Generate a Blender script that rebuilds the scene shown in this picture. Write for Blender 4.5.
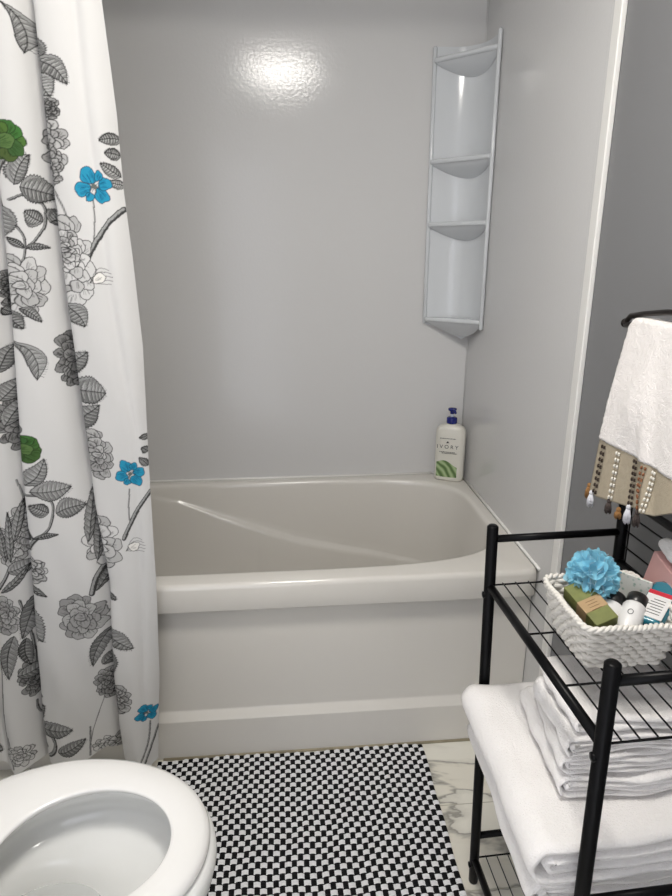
import bpy, bmesh, math, random
import numpy as np
from mathutils import Vector, Matrix
rnd = random.Random(7)
scene = bpy.context.scene
for o in list(bpy.data.objects):
    bpy.data.objects.remove(o)
COL = scene.collection
PI = math.pi

# ------------------------------------------------------------------ camera
CAM = Vector((-0.6458, -2.1348, 1.3109)); YAW, PITCH, ROLL, FPX = 0.0847, 0.3022, -0.0018, 617.98
fw = Vector((math.sin(YAW)*math.cos(PITCH), math.cos(YAW)*math.cos(PITCH), -math.sin(PITCH)))
rt = Vector((math.cos(YAW), -math.sin(YAW), 0)); up = rt.cross(fw)
r2 = rt*math.cos(ROLL)+up*math.sin(ROLL); u2 = up*math.cos(ROLL)-rt*math.sin(ROLL)
cam_d = bpy.data.cameras.new('camera'); cam = bpy.data.objects.new('camera', cam_d); COL.objects.link(cam)
cam.matrix_world = Matrix(((r2.x, u2.x, -fw.x, CAM.x), (r2.y, u2.y, -fw.y, CAM.y), (r2.z, u2.z, -fw.z, CAM.z), (0, 0, 0, 1)))
cam_d.sensor_fit = 'VERTICAL'; cam_d.sensor_height = 24; cam_d.lens = FPX/896*24; cam_d.clip_start = 0.02
scene.camera = cam
# ------------------------------------------------------------------ world, lamps, exposure
w = bpy.data.worlds.new('world'); scene.world = w; w.use_nodes = True
w.node_tree.nodes['Background'].inputs[0].default_value = (.9, .92, 1, 1)
w.node_tree.nodes['Background'].inputs[1].default_value = 2.1  # fill light, enters only through the added doorway
scene.view_settings.view_transform = 'Standard'; scene.view_settings.look = 'None'
scene.view_settings.exposure = 0.1; scene.view_settings.gamma = 1; scene.view_settings.use_curve_mapping = False
LAMP = Vector((-.62, -1.58, 2.175))
LAMP_STRENGTH = 50

# ------------------------------------------------------------------ helpers
def mat(name, col, rough=.5, metal=0., bump=None, spec=.5, sheen=0, coat=0, trans=0, alpha=1, var=None, sss=0):
    m = bpy.data.materials.new(name); m.use_nodes = True
    nt = m.node_tree; b = nt.nodes['Principled BSDF']
    b.inputs['Base Color'].default_value = (*col, 1); b.inputs['Roughness'].default_value = rough
    b.inputs['Metallic'].default_value = metal; b.inputs['Specular IOR Level'].default_value = spec
    b.inputs['Sheen Weight'].default_value = sheen; b.inputs['Coat Weight'].default_value = coat
    b.inputs['Transmission Weight'].default_value = trans; b.inputs['Alpha'].default_value = alpha
    b.inputs['Subsurface Weight'].default_value = sss
    tc = nt.nodes.new('ShaderNodeTexCoord')
    if var:                                     # slight colour variation: (scale, amount)
        n = nt.nodes.new('ShaderNodeTexNoise'); n.inputs['Scale'].default_value = var[0]; n.inputs['Detail'].default_value = 4
        nt.links.new(tc.outputs['Object'], n.inputs['Vector'])
        mx = nt.nodes.new('ShaderNodeMix'); mx.data_type = 'RGBA'
        mx.inputs[6].default_value = (*[c*(1-var[1]) for c in col], 1); mx.inputs[7].default_value = (*[min(1, c*(1+var[1])) for c in col], 1)
        nt.links.new(n.outputs['Fac'], mx.inputs[0]); nt.links.new(mx.outputs[2], b.inputs['Base Color'])
    if bump:                                    # (scale, strength, distance)
        n = nt.nodes.new('ShaderNodeTexNoise'); n.inputs['Scale'].default_value = bump[0]; n.inputs['Detail'].default_value = LAMP_STRENGTH
        nt.links.new(tc.outputs['Object'], n.inputs['Vector'])
        bp = nt.nodes.new('ShaderNodeBump'); bp.inputs['Strength'].default_value = bump[1]; bp.inputs['Distance'].default_value = bump[2]
        nt.links.new(n.outputs['Fac'], bp.inputs['Height']); nt.links.new(bp.outputs['Normal'], b.inputs['Normal'])
    return m

def link_mesh(name, verts, faces, m, parent=None, smooth=True, mats=None, midx=None, loc=None):
    me = bpy.data.meshes.new(name); me.from_pydata([tuple(v) for v in verts], [], faces); me.update()
    for mm in (mats or [m]): me.materials.append(mm)
    if midx is not None: me.polygons.foreach_set('material_index', midx)
    me.polygons.foreach_set('use_smooth', [smooth]*len(me.polygons))
    bm = bmesh.new(); bm.from_mesh(me); bmesh.ops.recalc_face_normals(bm, faces=bm.faces); bm.to_mesh(me); bm.free()
    o = bpy.data.objects.new(name, me); COL.objects.link(o)
    if parent: o.parent = parent
    if loc: o.location = loc
    return o

class MB:
    def __init__(s): s.v = []; s.f = []
    def add(s, v, f):
        n = len(s.v); s.v += [Vector(p) for p in v]; s.f += [tuple(i+n for i in q) for q in f]; return s
    def box(s, x0, x1, y0, y1, z0, z1):
        return s.add([(x, y, z) for z in (z0, z1) for y in (y0, y1) for x in (x0, x1)],
                     [(0, 2, 3, 1), (4, 5, 7, 6), (0, 1, 5, 4), (2, 6, 7, 3), (0, 4, 6, 2), (1, 3, 7, 5)])
    def tube(s, pts, r, seg=10, closed=False, caps=True):
        pts = [Vector(p) for p in pts]; n = len(pts); rs = r if isinstance(r, (list, tuple)) else [r]*n
        T = []
        for i in range(n):
            a = pts[(i-1) % n] if (closed or i) else pts[0]; b = pts[(i+1) % n] if (closed or i < n-1) else pts[-1]
            T.append((b-a).normalized())
        nr = T[0].orthogonal().normalized(); v = []
        for i in range(n):
            nr = (nr-T[i]*nr.dot(T[i])).normalized(); bn = T[i].cross(nr)
            for k in range(seg):
                a = 2*PI*k/seg; v.append(pts[i]+(nr*math.cos(a)+bn*math.sin(a))*rs[i])
        f = []
        for i in range(n if closed else n-1):
            j = (i+1) % n
            for k in range(seg):
                f.append((i*seg+k, i*seg+(k+1) % seg, j*seg+(k+1) % seg, j*seg+k))
        if not closed and caps:
            f.append(tuple(range(seg))); f.append(tuple((n-1)*seg+k for k in range(seg)))
        return s.add(v, f)
    def rings(s, rings, cap0=False, cap1=False, closed=True):
        n = len(rings[0]); v = [p for r in rings for p in r]; f = []
        for i in range(len(rings)-1):
            for k in range(n if closed else n-1):
                f.append((i*n+k, i*n+(k+1) % n, (i+1)*n+(k+1) % n, (i+1)*n+k))
        if cap0: f.append(tuple(range(n)))
        if cap1: f.append(tuple((len(rings)-1)*n+k for k in range(n)))
        return s.add(v, f)
    def lathe(s, prof, M=None, seg=32):
        M = M or Matrix()
        R = [[M @ Vector((r*math.cos(2*PI*k/seg), r*math.sin(2*PI*k/seg), z)) for k in range(seg)] for r, z in prof]
        return s.rings(R, True, True)
    def build(s, name, m, parent=None, smooth=True, bevel=0, loc=None, angle=None, mats=None, midx=None):
        o = link_mesh(name, s.v, s.f, m, parent, smooth, mats, midx, loc)
        if bevel:
            b = o.modifiers.new('bevel', 'BEVEL'); b.width = bevel; b.segments = 3; b.limit_method = 'ANGLE'; b.angle_limit = .6
        if bevel or angle:
            o.modifiers.new('weighted', 'WEIGHTED_NORMAL')
        return o

def empty(name, loc, label, cat, group=None, rz=0):
    o = bpy.data.objects.new(name, None); o.empty_display_size = .05; COL.objects.link(o)
    o.location = loc; o.rotation_euler.z = rz; o['label'] = label; o['category'] = cat
    if group: o['group'] = group
    return o
def tag(o, label, cat, group=None):
    o['label'] = label; o['category'] = cat
    if group: o['group'] = group
    return o
def struct(o, label=None):
    o['kind'] = 'structure'
    if label: o['label'] = label
    return o
def adopt(o, root):                             # parent a mesh written in world coordinates under a thing placed elsewhere
    o.parent = root; M = Matrix.Translation(root.location) @ root.rotation_euler.to_matrix().to_4x4()
    o.matrix_parent_inverse = M.inverted(); return o

# ------------------------------------------------------------------ materials
M_panel = mat('surround_panel', (.64, .635, .63), .13, bump=(110, .35, .001), spec=.3)
M_paint = mat('grey_wall_paint', (.205, .206, .212), .55, bump=(300, .15, .0006))
M_white = mat('white_trim', (.80, .79, .76), .35)
M_ceil = mat('ceiling_paint', (.75, .75, .73), .9)
M_tub = mat('tub_acrylic', (.69, .665, .62), .14, spec=.5)
M_porc = mat('porcelain', (.82, .825, .81), .07, spec=.6)
M_seat = mat('seat_plastic', (.88, .87, .85), .14, spec=.5)
M_caddy = mat('caddy_acrylic', (.66, .68, .70), .14)
M_black = mat('black_metal', (.003, .003, .0035), .35, spec=.12)
M_terry = mat('white_terry', (.90, .875, .86), .95, bump=(380, .8, .003), spec=.1, sheen=.3)
M_terry2 = mat('hanging_terry', (.84, .80, .775), .95, bump=(430, .8, .003), spec=.1, sheen=.3)
M_bronze = mat('dark_bronze', (.035, .03, .028), .35, metal=.8)
M_chrome = mat('chrome', (.7, .7, .7), .12, metal=1)
M_basket = mat('basket_cord', (.74, .71, .66), .7, bump=(500, .4, .001))
M_blue = mat('navy_plastic', (.008, .015, .16), .25)
M_bottle = mat('lotion_plastic', (.72, .70, .63), .28)
M_ink = mat('dark_print', (.03, .035, .03), .5)

# ------------------------------------------------------------------ setting
FY = -2.75; LX = -1.54; CZ = 2.27
def plane_box(name, *b, m, bevel=0):
    return struct(MB().box(*b).build(name, m, smooth=False, bevel=bevel))
# floor with marble tiles
M_floor = bpy.data.materials.new('marble_tile'); M_floor.use_nodes = True
nt = M_floor.node_tree; b = nt.nodes['Principled BSDF']; L = nt.links.new
tc = nt.nodes.new('ShaderNodeTexCoord')
mp = nt.nodes.new('ShaderNodeMapping'); mp.inputs['Location'].default_value = (.37, .55, 0); mp.inputs['Rotation'].default_value = (0, 0, .95); mp.inputs['Scale'].default_value = (1, 2.6, 1)
L(tc.outputs['Object'], mp.inputs['Vector'])
nz = nt.nodes.new('ShaderNodeTexNoise'); nz.inputs['Scale'].default_value = 1.5; nz.inputs['Detail'].default_value = 5; nz.inputs['Distortion'].default_value = 1.4
L(mp.outputs[0], nz.inputs['Vector'])
cr = nt.nodes.new('ShaderNodeValToRGB'); e = cr.color_ramp.elements
e[0].position = .44; e[0].color = (.78, .75, .66, 1); e[1].position = .56; e[1].color = (.80, .78, .70, 1)
x = e.new(.495); x.color = (.30, .29, .26, 1); x = e.new(.462); x.color = (.74, .71, .62, 1); x = e.new(.505); x.color = (.68, .66, .59, 1)
L(nz.outputs['Fac'], cr.inputs[0])
br = nt.nodes.new('ShaderNodeTexBrick'); br.offset = .5; br.inputs['Scale'].default_value = 1
br.inputs['Brick Width'].default_value = .62; br.inputs['Row Height'].default_value = .2185; br.inputs['Mortar Size'].default_value = .0012; br.inputs['Mortar Smooth'].default_value = .2
m2 = nt.nodes.new('ShaderNodeMapping'); m2.inputs['Location'].default_value = (.42, .955-.2185*0, 0)
L(tc.outputs['Object'], m2.inputs['Vector']); L(m2.outputs[0], br.inputs['Vector'])
mx = nt.nodes.new('ShaderNodeMix'); mx.data_type = 'RGBA'; mx.inputs[7].default_value = (.45, .43, .35, 1)
L(br.outputs['Fac'], mx.inputs[0]); L(cr.outputs[0], mx.inputs[6]); L(mx.outputs[2], b.inputs['Base Color']); b.inputs['Roughness'].default_value = .25
plane_box('floor', LX-.1, .12, FY-.1, .12, -.06, 0, m=M_floor)
plane_box('ceiling', LX-.1, .12, FY-.1, .12, CZ, CZ+.06, m=M_ceil)
plane_box('wall_back', LX-.1, .12, .006, .12, 0, CZ, m=M_paint)
plane_box('wall_right', .006, .12, FY-.1, .12, 0, CZ, m=M_paint)
M_pale = mat('pale_wall_paint', (.80, .81, .83), .6)
plane_box('wall_left', LX-.1, LX, FY-.1, .12, 0, CZ, m=M_pale)
# unseen doorway added to the front wall so world light enters as fill
DX0, DX1, DZ = -1.42, -.62, 2.03
plane_box('wall_front', LX-.1, DX0, FY-.1, FY, 0, CZ, m=M_pale)
plane_box('wall_front.001', DX1, .12, FY-.1, FY, 0, CZ, m=M_pale)
plane_box('wall_front.002', DX0, DX1, FY-.1, FY, DZ, CZ, m=M_pale)
for i_, bx_ in enumerate(((DX0-.07, DX0, 0, DZ+.07), (DX1, DX1+.07, 0, DZ+.07), (DX0, DX1, DZ, DZ+.07))):
    plane_box('trim_%d' % (7+i_), bx_[0], bx_[1], FY-.001, FY+.015, bx_[2], bx_[3], m=M_white, bevel=.003)  # casing around the added doorway
# glossy surround panels in front of the painted walls
plane_box('wall_back.001', LX, 0, 0, .006, .53, CZ, m=M_panel)
plane_box('wall_right.001', 0, .006, -.815, 0, 0, CZ, m=M_panel)
plane_box('trim_1', -.006, .006, -.853, -.822, 0, CZ, m=M_white, bevel=.003)
plane_box('trim_2', -.003, .006, -.824, -.806, 0, CZ, m=M_panel, bevel=.001)
struct(MB().tube([(LX, -.002, .536), (0, -.002, .536)], .0045, 8).build('trim_3', M_white))
struct(MB().tube([(-.002, 0, .536), (-.002, -.755, .536)], .0045, 8).build('trim_4', M_white))
struct(MB().tube([(-.0005, -.0005, .536), (-.0005, -.0005, CZ)], .003, 6).build('trim_5', M_panel))
struct(MB().tube([(-1.0, -.7475, .002), (0, -.7475, .002)], .004, 8).build('trim_6', mat('aged_caulk', (.33, .29, .2), .6, var=(30, .4))))
plane_box('baseboard_right', -.012, .006, FY, -.853, 0, .09, m=M_white, bevel=.003)

# ceiling lamp (behind the camera, mirrored in the back panel)
lamp = empty('ceiling_lamp', (LAMP.x, LAMP.y, CZ), 'round flush ceiling lamp above the toilet side of the bathroom', 'lamp')
adopt(MB().lathe([(.0, CZ-.02), (.225, CZ-.02), (.23, CZ-.015), (.23, CZ), (0, CZ)], Matrix.Translation((LAMP.x, LAMP.y, 0))).build('lamp_base', M_white, angle=1), lamp)
M_dome = mat('lamp_glass', (.9, .9, .88), .4); bb = M_dome.node_tree.nodes['Principled BSDF']; bb.inputs['Emission Color'].default_value = (1, .96, .9, 1); bb.inputs['Emission Strength'].default_value = LAMP_STRENGTH
adopt(MB().lathe([(.001, CZ-.080), (.07, CZ-.078), (.12, CZ-.070), (.16, CZ-.055), (.182, CZ-.037), (.188, CZ-.02), (.001, CZ-.02)], Matrix.Translation((LAMP.x, LAMP.y, 0))).build('lamp_glass', M_dome), lamp)

# ------------------------------------------------------------------ bathtub
tub = empty('bathtub', (-.76, -.38, 0), 'white alcove bathtub with a sculpted basin below the grey surround panels', 'bathtub')
NT = 320; cxt, cyt = -.76, -.37
def sup(th, a, b0, b1, n):                      # distance to a superellipse, b0 towards the wall (+y), b1 towards the room
    c, s = math.cos(th), math.sin(th); b_ = b0 if s > 0 else b1
    return (abs(c/a)**n+abs(s/b_)**n)**(-1/n)
ths = [2*PI*k/NT for k in range(NT)]
def ring(a, b0, b1, n, z, lim=None):
    R = []
    for i, t in enumerate(ths):
        r = sup(t, a, b0, b1, n); zz = z(i) if callable(z) else z
        R.append(Vector((cxt+r*math.cos(t), cyt+r*math.sin(t), zz)))
    return R
R = [ring(.752, .362, .382, 60, .4585), ring(.757, .367, .387, 60, .4585), ring(.7585, .3685, .3885, 60, .462), ring(.7585, .3685, .3890, 60, .520),
     ring(.757, .367, .3875, 60, .529), ring(.752, .364, .381, 60, .5345), ring(.748, .36, .378, 50, .535)]
A0, B0, B1 = .716, .3265, .3245
for d, z in ((.014, .535), (.008, .5345), (.003, .531), (0, .525), (-.001, .515)): R.append(ring(A0+d, B0+d, B1+d, 4.2, z))
edge = R[-1]
def zr(x):
    px = [-1.15, -1.04, -.886, -.604, -.421, -.2, -.1]; pz = [.50, .475, .415, .325, .285, .242, .235]
    return float(np.interp(x, px, pz))
def amp(x): return float(np.interp(x, [-1.18, -1.0, -.7, -.35, -.2, -.08], [0, .010, .022, .022, .012, 0]))
def inring(d, fz, step):
    out = []
    for i, t in enumerate(ths):
        e0 = edge[i]; z = fz(e0.x); off = d+(.515-z)*.14
        if z < .2: off += ((.2-z)/.08)**2*.05
        off += step*amp(e0.x); r = sup(t, A0, B0, B1, 4.2)
        k = (r-off*(1+.25*abs(math.cos(t))))/r; out.append(Vector((cxt+(e0.x-cxt)*k, cyt+(e0.y-cyt)*k, z)))
    return out
for f in (.15, .35, .55, .75, .9): R.append(inring(0, lambda x, f=f: .515+(zr(x)+.012-.515)*f, 0))
R.append(inring(0, lambda x: zr(x)+.010, 0)); R.append(inring(0, lambda x: zr(x)+.004, .12)); R.append(inring(0, lambda x: zr(x)-.001, .75)); R.append(inring(0, lambda x: zr(x)-.006, .95)); R.append(inring(0, lambda x: zr(x)-.016, 1))
for f in (.3, .6, .85, .95, 1): R.append(inring(0, lambda x, f=f: zr(x)-.016+(.12-zr(x)+.016)*f, 1))
adopt(MB().rings(R, False, True).build('tub_shell', M_tub), tub)
prof = [(-.70, .4600), (-.724, .4600), (-.7245, .142), (-.727, .136), (-.744, .121), (-.7455, .117), (-.7455, .0), (-.70, 0)]
mb = MB(); mb.rings([[Vector((x, y, z)) for y, z in prof] for x in (-1.518, -.0015)], True, True)
adopt(mb.build('apron', M_tub, smooth=False, bevel=.0025), tub)

# ------------------------------------------------------------------ corner caddy
cad = empty('corner_shelf_caddy', (-.002, -.002, 1.03), 'white four-tier corner caddy fixed high in the tub corner', 'shelf')
CL = .157
def back_pt(s, inset=0):                        # concave liner in plan, s 0..1 from back wall to right wall
    a = s*PI/2; q = 2/3.2
    return Vector((-CL+(CL-.006-inset)*math.sin(a)**q if s > 0 else -CL, -CL+(CL-.006-inset)*math.cos(a)**q if s < 1 else -CL, 0))
NS = 40; ss = [i/NS for i in range(NS+1)]
zb = lambda s: 1.085-.05*(1-abs(2*s-1))**.8
mb = MB()
mb.rings([[Vector((*back_pt(s)[:2], zb(s)+(1.918-zb(s))*t)) for s in ss] for t in [i/20 for i in range(21)]], closed=False)
mb.rings([[Vector((*back_pt(s)[:2], 1.918)) for s in ss], [Vector((min(-.0015, back_pt(s).x+.01), min(-.0015, back_pt(s).y+.01), 1.918)) for s in ss]], closed=False)
adopt(mb.build('caddy_back', M_caddy), cad)
for q in (0, 1):
    pts = [(-CL-.002, -.008), (-.008, -CL-.002)][q]
    z0, z1 = (1.087, 1.918) if q == 0 else (1.078, 1.925)
    mb = MB().tube([(pts[0], pts[1], z0), (pts[0], pts[1], z0+.004), (pts[0], pts[1], z1-.004), (pts[0], pts[1], z1)], [.003, .0065, .0065, .003], 12)
    adopt(mb.build('side_rail', M_caddy), cad)
for zs, drop in ((1.885, .04), (1.600, .042), (1.412, .042), (1.108, .05)):
    mb = MB(); NTt = 10
    F0, F1 = Vector((-CL, -.012, 0)), Vector((-.012, -CL, 0))
    def P(s, t, top):
        f = F0.lerp(F1, s); b_ = back_pt(s, .001); p = f.lerp(b_, t); e_ = math.sin(PI*s)
        p.z = zs if top else zs-.013-drop*(max(e_, 0)**.55)*t**.75
        return p
    tt = [i/NTt for i in range(NTt+1)]
    mb.rings([[P(s, t, True) for s in ss] for t in tt], closed=False)
    mb.rings([[P(s, t, False) for s in ss] for t in tt], closed=False)
    mb.tube([F0.lerp(F1, s)+Vector((-.001, -.001, zs-.006)) for s in ss], .0075, 12)
    adopt(mb.build('shelf', M_caddy), cad)

# ------------------------------------------------------------------ lotion bottle
bot = empty('lotion_bottle', (-.060, -.068, .5355), 'white pump bottle with a green leafy label in the tub corner', 'bottle', rz=math.radians(-24))
def se_ring(a, b_, n, z, N=64, M=None):
    out = []
    for k in range(N):
        t = 2*PI*k/N; c, s = math.cos(t), math.sin(t)
        out.append(Vector((a*math.copysign(abs(c)**(2/n), c), b_*math.copysign(abs(s)**(2/n), s), z)))
    return out
mb = MB(); sq = [(.046, .022, 0), (.050, .026, .003), (.0515, .0275, .012), (.052, .028, .10), (.052, .028, .175), (.050, .0275, .188), (.043, .026, .198), (.030, .021, .204), (.016, .016, .207), (.015, .015, .212)]
mb.rings([se_ring(a, b_, 3.2 if z < .19 else 2.6, z) for a, b_, z in sq], True, True); body = mb.build('bottle_body', M_bottle, bot)
mb = MB(); mb.lathe([(.017, .209), (.0185, .212), (.0185, .228), (.016, .231), (.006, .232), (.006, .233)]); mb.build('collar', M_blue, bot, angle=1)
mb = MB(); mb.lathe([(.0055, .232), (.0055, .244), (.005, .245)], seg=16); mb.build('pump_stem', mat('clear_stem', (.7, .75, .85), .2), bot)
mb = MB(); mb.lathe([(.006, .243), (.008, .245), (.008, .252), (.013, .2545), (.015, .259), (.0145, .263), (.003, .265)], seg=24)
mb.tube([(0, 0, .259), (.012, -.022, .258), (.016, -.030, .253)], [.0055, .005, .004], 10); mb.build('pump_head', M_blue, bot, angle=1)
# printed leaf picture and lettering on the front face
M_leafpic = bpy.data.materials.new('leaf_print'); M_leafpic.use_nodes = True; nt = M_leafpic.node_tree; b = nt.nodes['Principled BSDF']; L = nt.links.new
tc = nt.nodes.new('ShaderNodeTexCoord'); wv = nt.nodes.new('ShaderNodeTexWave'); wv.inputs['Scale'].default_value = 22; wv.inputs['Distortion'].default_value = 7; wv.bands_direction = 'DIAGONAL'; wv.inputs['Detail Scale'].default_value = .6
L(tc.outputs['Object'], wv.inputs[0]); cr = nt.nodes.new('ShaderNodeValToRGB'); e = cr.color_ramp.elements
e[0].color = (.10, .17, .06, 1); e[1].color = (.42, .52, .30, 1); e[0].position = .1; x = e.new(.5); x.color = (.22, .34, .13, 1)
L(wv.outputs['Fac'], cr.inputs[0]); L(cr.outputs[0], b.inputs['Base Color']); b.inputs['Roughness'].default_value = .3
def front_y(x, off=.0004):
    return -.028*(1-abs(x/.052)**3.2)**(1/3.2)-off
rows = []
for j in range(13):
    t = j/12
    rows.append([Vector((x, front_y(x), .016+t*(.066+.010*math.sin((x+.04)*60)-.12*x-.016))) for x in np.linspace(-.044, .030, 25)])
MB().rings(rows, closed=False).build('leaf_picture', M_leafpic, bot)
def text_mesh(name, body_, size, mtl, parent, loc, rot, xf=None, extrude=.0002):
    c = bpy.data.curves.new(name, 'FONT'); c.body = body_; c.size = size; c.extrude = extrude; c.align_x = 'CENTER'; c.align_y = 'CENTER'; c.resolution_u = 4
    t = bpy.data.objects.new(name+'_tmp', c); COL.objects.link(t); bpy.context.view_layer.update()
    me = bpy.data.meshes.new_from_object(t.evaluated_get(bpy.context.evaluated_depsgraph_get())); bpy.data.objects.remove(t)
    me.materials.clear(); me.materials.append(mtl)
    o = bpy.data.objects.new(name, me); COL.objects.link(o); o.parent = parent; o.location = loc; o.rotation_euler = rot
    return o
t = text_mesh('brand_lettering', 'I V O R Y', .019, M_ink, bot, (-.006, -.0284, .128), (PI/2, 0, 0))
mb = MB()
for x0, x1, z in ((-.034, .022, .158), (-.034, .020, .1085), (-.026, .028, .104)):
    x = x0
    while x < x1:
        d = rnd.uniform(.003, .007); mb.box(x, min(x+d, x1), -.0289, -.0282, z, z+.0022); x += d+.0013
mb.build('small_print', M_ink, bot, smooth=False); mb = MB(); mb.add([(-.012, -.0286, .1425), (.000, -.0286, .1425), (-.006, -.0286, .1505)], [(0, 1, 2)])
mb.build('printed_emblem', M_ink, bot, smooth=False)
# ------------------------------------------------------------------ shower curtain
H0, H1, XL, XR = .0, 2.10, -1.50, -.93
PX = .0011                                      # print resolution
NX = int((XR-XL)/PX); NZ = int((H1-H0)/PX)
IMG = np.ones((NZ, NX, 3), np.float32)*np.array([.62, .612, .60], np.float32)
INK = np.array([.012, .012, .012], np.float32)
def blend(m, i0, j0, col, a=1.):
    if m.size == 0: return
    sub = IMG[i0:i0+m.shape[0], j0:j0+m.shape[1]]
    k = (np.clip(m, 0, 1)*a)[..., None]; sub[:] = sub*(1-k)+np.array(col, np.float32)*k
def bbox(pts, pad):
    xs = [p[0] for p in pts]; zs = [p[1] for p in pts]
    j0 = max(0, int((min(xs)-pad-XL)/PX)); j1 = min(NX, int((max(xs)+pad-XL)/PX)+2)
    i0 = max(0, int((min(zs)-pad-H0)/PX)); i1 = min(NZ, int((max(zs)+pad-H0)/PX)+2)
    if j1 <= j0 or i1 <= i0: return None
    X, Z = np.meshgrid(XL+(np.arange(j0, j1)+.5)*PX, H0+(np.arange(i0, i1)+.5)*PX)
    return i0, j0, X, Z
def poly(pts, col, a=1.):
    bb = bbox(pts, PX)
    if bb is None: return
    i0, j0, X, Z = bb; ins = np.zeros(X.shape, bool); n = len(pts)
    for k in range(n):
        x1, z1 = pts[k]; x2, z2 = pts[(k+1) % n]
        if z1 == z2: continue
        c = ((z1 > Z) != (z2 > Z)) & (X < (x2-x1)*(Z-z1)/(z2-z1)+x1); ins ^= c
    blend(ins.astype(np.float32), i0, j0, col, a)
def stroke(pts, wd, col=INK, a=1., taper=False):
    bb = bbox(pts, wd+PX)
    if bb is None: return
    i0, j0, X, Z = bb; m = np.zeros(X.shape, np.float32); n = len(pts)-1
    for k in range(n):
        x1, z1 = pts[k]; x2, z2 = pts[k+1]; dx, dz = x2-x1, z2-z1; l = dx*dx+dz*dz+1e-12
        t = np.clip(((X-x1)*dx+(Z-z1)*dz)/l, 0, 1); d = np.hypot(X-x1-t*dx, Z-z1-t*dz)
        ww = wd*(1-(k/n)*.8) if taper else wd
        m = np.maximum(m, np.clip((ww/2-d)/PX+.5, 0, 1))
    blend(m, i0, j0, col, a)
def g(d): v = .46*(1-d)+.035; return (v, v, v*.98)
def smooth_line(P, n=10):
    P = [Vector((*p, 0)) for p in P]; out = []
    for i in range(len(P)-1):
        p0, p1, p2, p3 = P[max(i-1, 0)], P[i], P[i+1], P[min(i+2, len(P)-1)]
        for k in range(n):
            t = k/n; q = .5*((2*p1)+(p2-p0)*t+(2*p0-5*p1+4*p2-p3)*t*t+(3*p1-p0-3*p2+p3)*t**3); out.append((q.x, q.y))
    out.append((P[-1].x, P[-1].y)); return out
def draw_leaf(x0, z0, x1, z1, wd, dark, kind):
    a = Vector((x0, z0)); c = Vector((x1, z1)); ax = c-a; l = ax.length; ax.normalize(); nn = Vector((-ax.y, ax.x)); bend = l*(.22 if kind == 'droop' else rnd.uniform(-.1, .1))
    def mid(t): return a+ax*l*t+nn*bend*4*t*(1-t)
    def half(t):
        return wd*(math.sin(PI*t**1.6)**.9 if kind == 'droop' else math.sin(PI*t**.8)**.85)
    N = 26; Lf, Rt = [], []
    for i in range(N+1):
        t = i/N; tooth = 1+(.13 if (i % 2 and not kind) else 0); m_ = mid(t); h = half(t)*tooth
        Lf.append(tuple(m_+nn*h)); Rt.append(tuple(m_-nn*h*.85))
    out = Lf+Rt[::-1]; poly(out, g(dark*.7))
    poly(Rt+[tuple(mid(i/N)) for i in range(N, -1, -1)], g(min(1, dark*1.1)), .65)
    for i in range(2, N-1):
        t = i/N; m_ = mid(t); h = half(t)
        for sgn in (1, -1):
            e1 = m_+nn*h*.92*sgn+ax*l*.09
            if i % 3 == 0: stroke([tuple(m_), tuple(e1)], .0013, INK, .75)
            else:
                f0 = rnd.uniform(.25, .6); stroke([tuple(m_.lerp(e1, f0)), tuple(e1)], .0009, INK, .55*dark+.25)
            if i % 3 == 1: stroke([tuple(m_.lerp(e1, .15)), tuple(m_.lerp(e1, .7))], .0009, (.7, .7, .68), .5)
    stroke(Lf, .0014, INK, .9); stroke(Rt, .0018, INK, .95); stroke([tuple(mid(i/12)) for i in range(13)], .0016, INK, .9)
def petal(cx, cz, rx, rz, ang, col, outline=.0013, hatch=.5, oc=INK, hc=INK):
    N = 22; pts = []; ph = rnd.uniform(0, 6)
    for i in range(N):
        t = 2*PI*i/N; k = 1+.09*math.sin(3*t+ph)+.05*math.sin(5*t+ph*2); x, z = rx*k*math.cos(t), rz*k*math.sin(t)
        pts.append((cx+x*math.cos(ang)-z*math.sin(ang), cz+x*math.sin(ang)+z*math.cos(ang)))
    poly(pts, col); stroke(pts+[pts[0]], outline, oc, .9)
    nh = int(6*hatch*(1+rx/.012))
    for _ in range(nh):                         # fine engraving strokes from the base outwards
        t = rnd.uniform(-.9, .9); r0, r1 = rnd.uniform(-.9, -.2), rnd.uniform(-.1, .5)
        x0, x1 = r0*rx, r1*rx; z0, z1 = t*rz*.5, t*rz*.8
        stroke([(cx+x0*math.cos(ang)-z0*math.sin(ang), cz+x0*math.sin(ang)+z0*math.cos(ang)), (cx+x1*math.cos(ang)-z1*math.sin(ang), cz+x1*math.sin(ang)+z1*math.cos(ang))], .0009, hc, .6)
def draw_bloom(cx, cz, rx, rz, dark):
    base = np.array([.62, .612, .60])*(1-dark)+np.array([.05, .05, .05])*dark
    for rr, n, s in ((.78, 11, .36), (.5, 8, .34), (.24, 5, .30), (.05, 2, .22)):
        for k in range(n):
            a = 2*PI*k/n+rnd.uniform(-.25, .25); x, z = cx+rx*rr*math.cos(a), cz+rz*rr*math.sin(a)
            j = rnd.uniform(.75, 1.1); q0 = min(rx, rz)*.35+math.sqrt(rx*rz)*.65; petal(x, z, q0*s*j, q0*s*j*.9, math.atan2(rz*math.sin(a), rx*math.cos(a)), base*rnd.uniform(.7, 1.1), .0016, .35+dark*1.1)
def draw_bud(cx, cz, rx, rz):
    for k in range(5):
        a = -.6+k*.35; P = [(cx-rx, cz-rz*.4), (cx-rx*.2, cz-rz*.5+rz*.35*k), (cx+rx*math.cos(a)*.9, cz+rz*math.sin(a))]; stroke(smooth_line(P, 5), .0012, INK, .8)
    petal(cx-rx*.2, cz, rx*.55, rz*.45, .5, (.76, .74, .70), .0012, .4)
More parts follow.
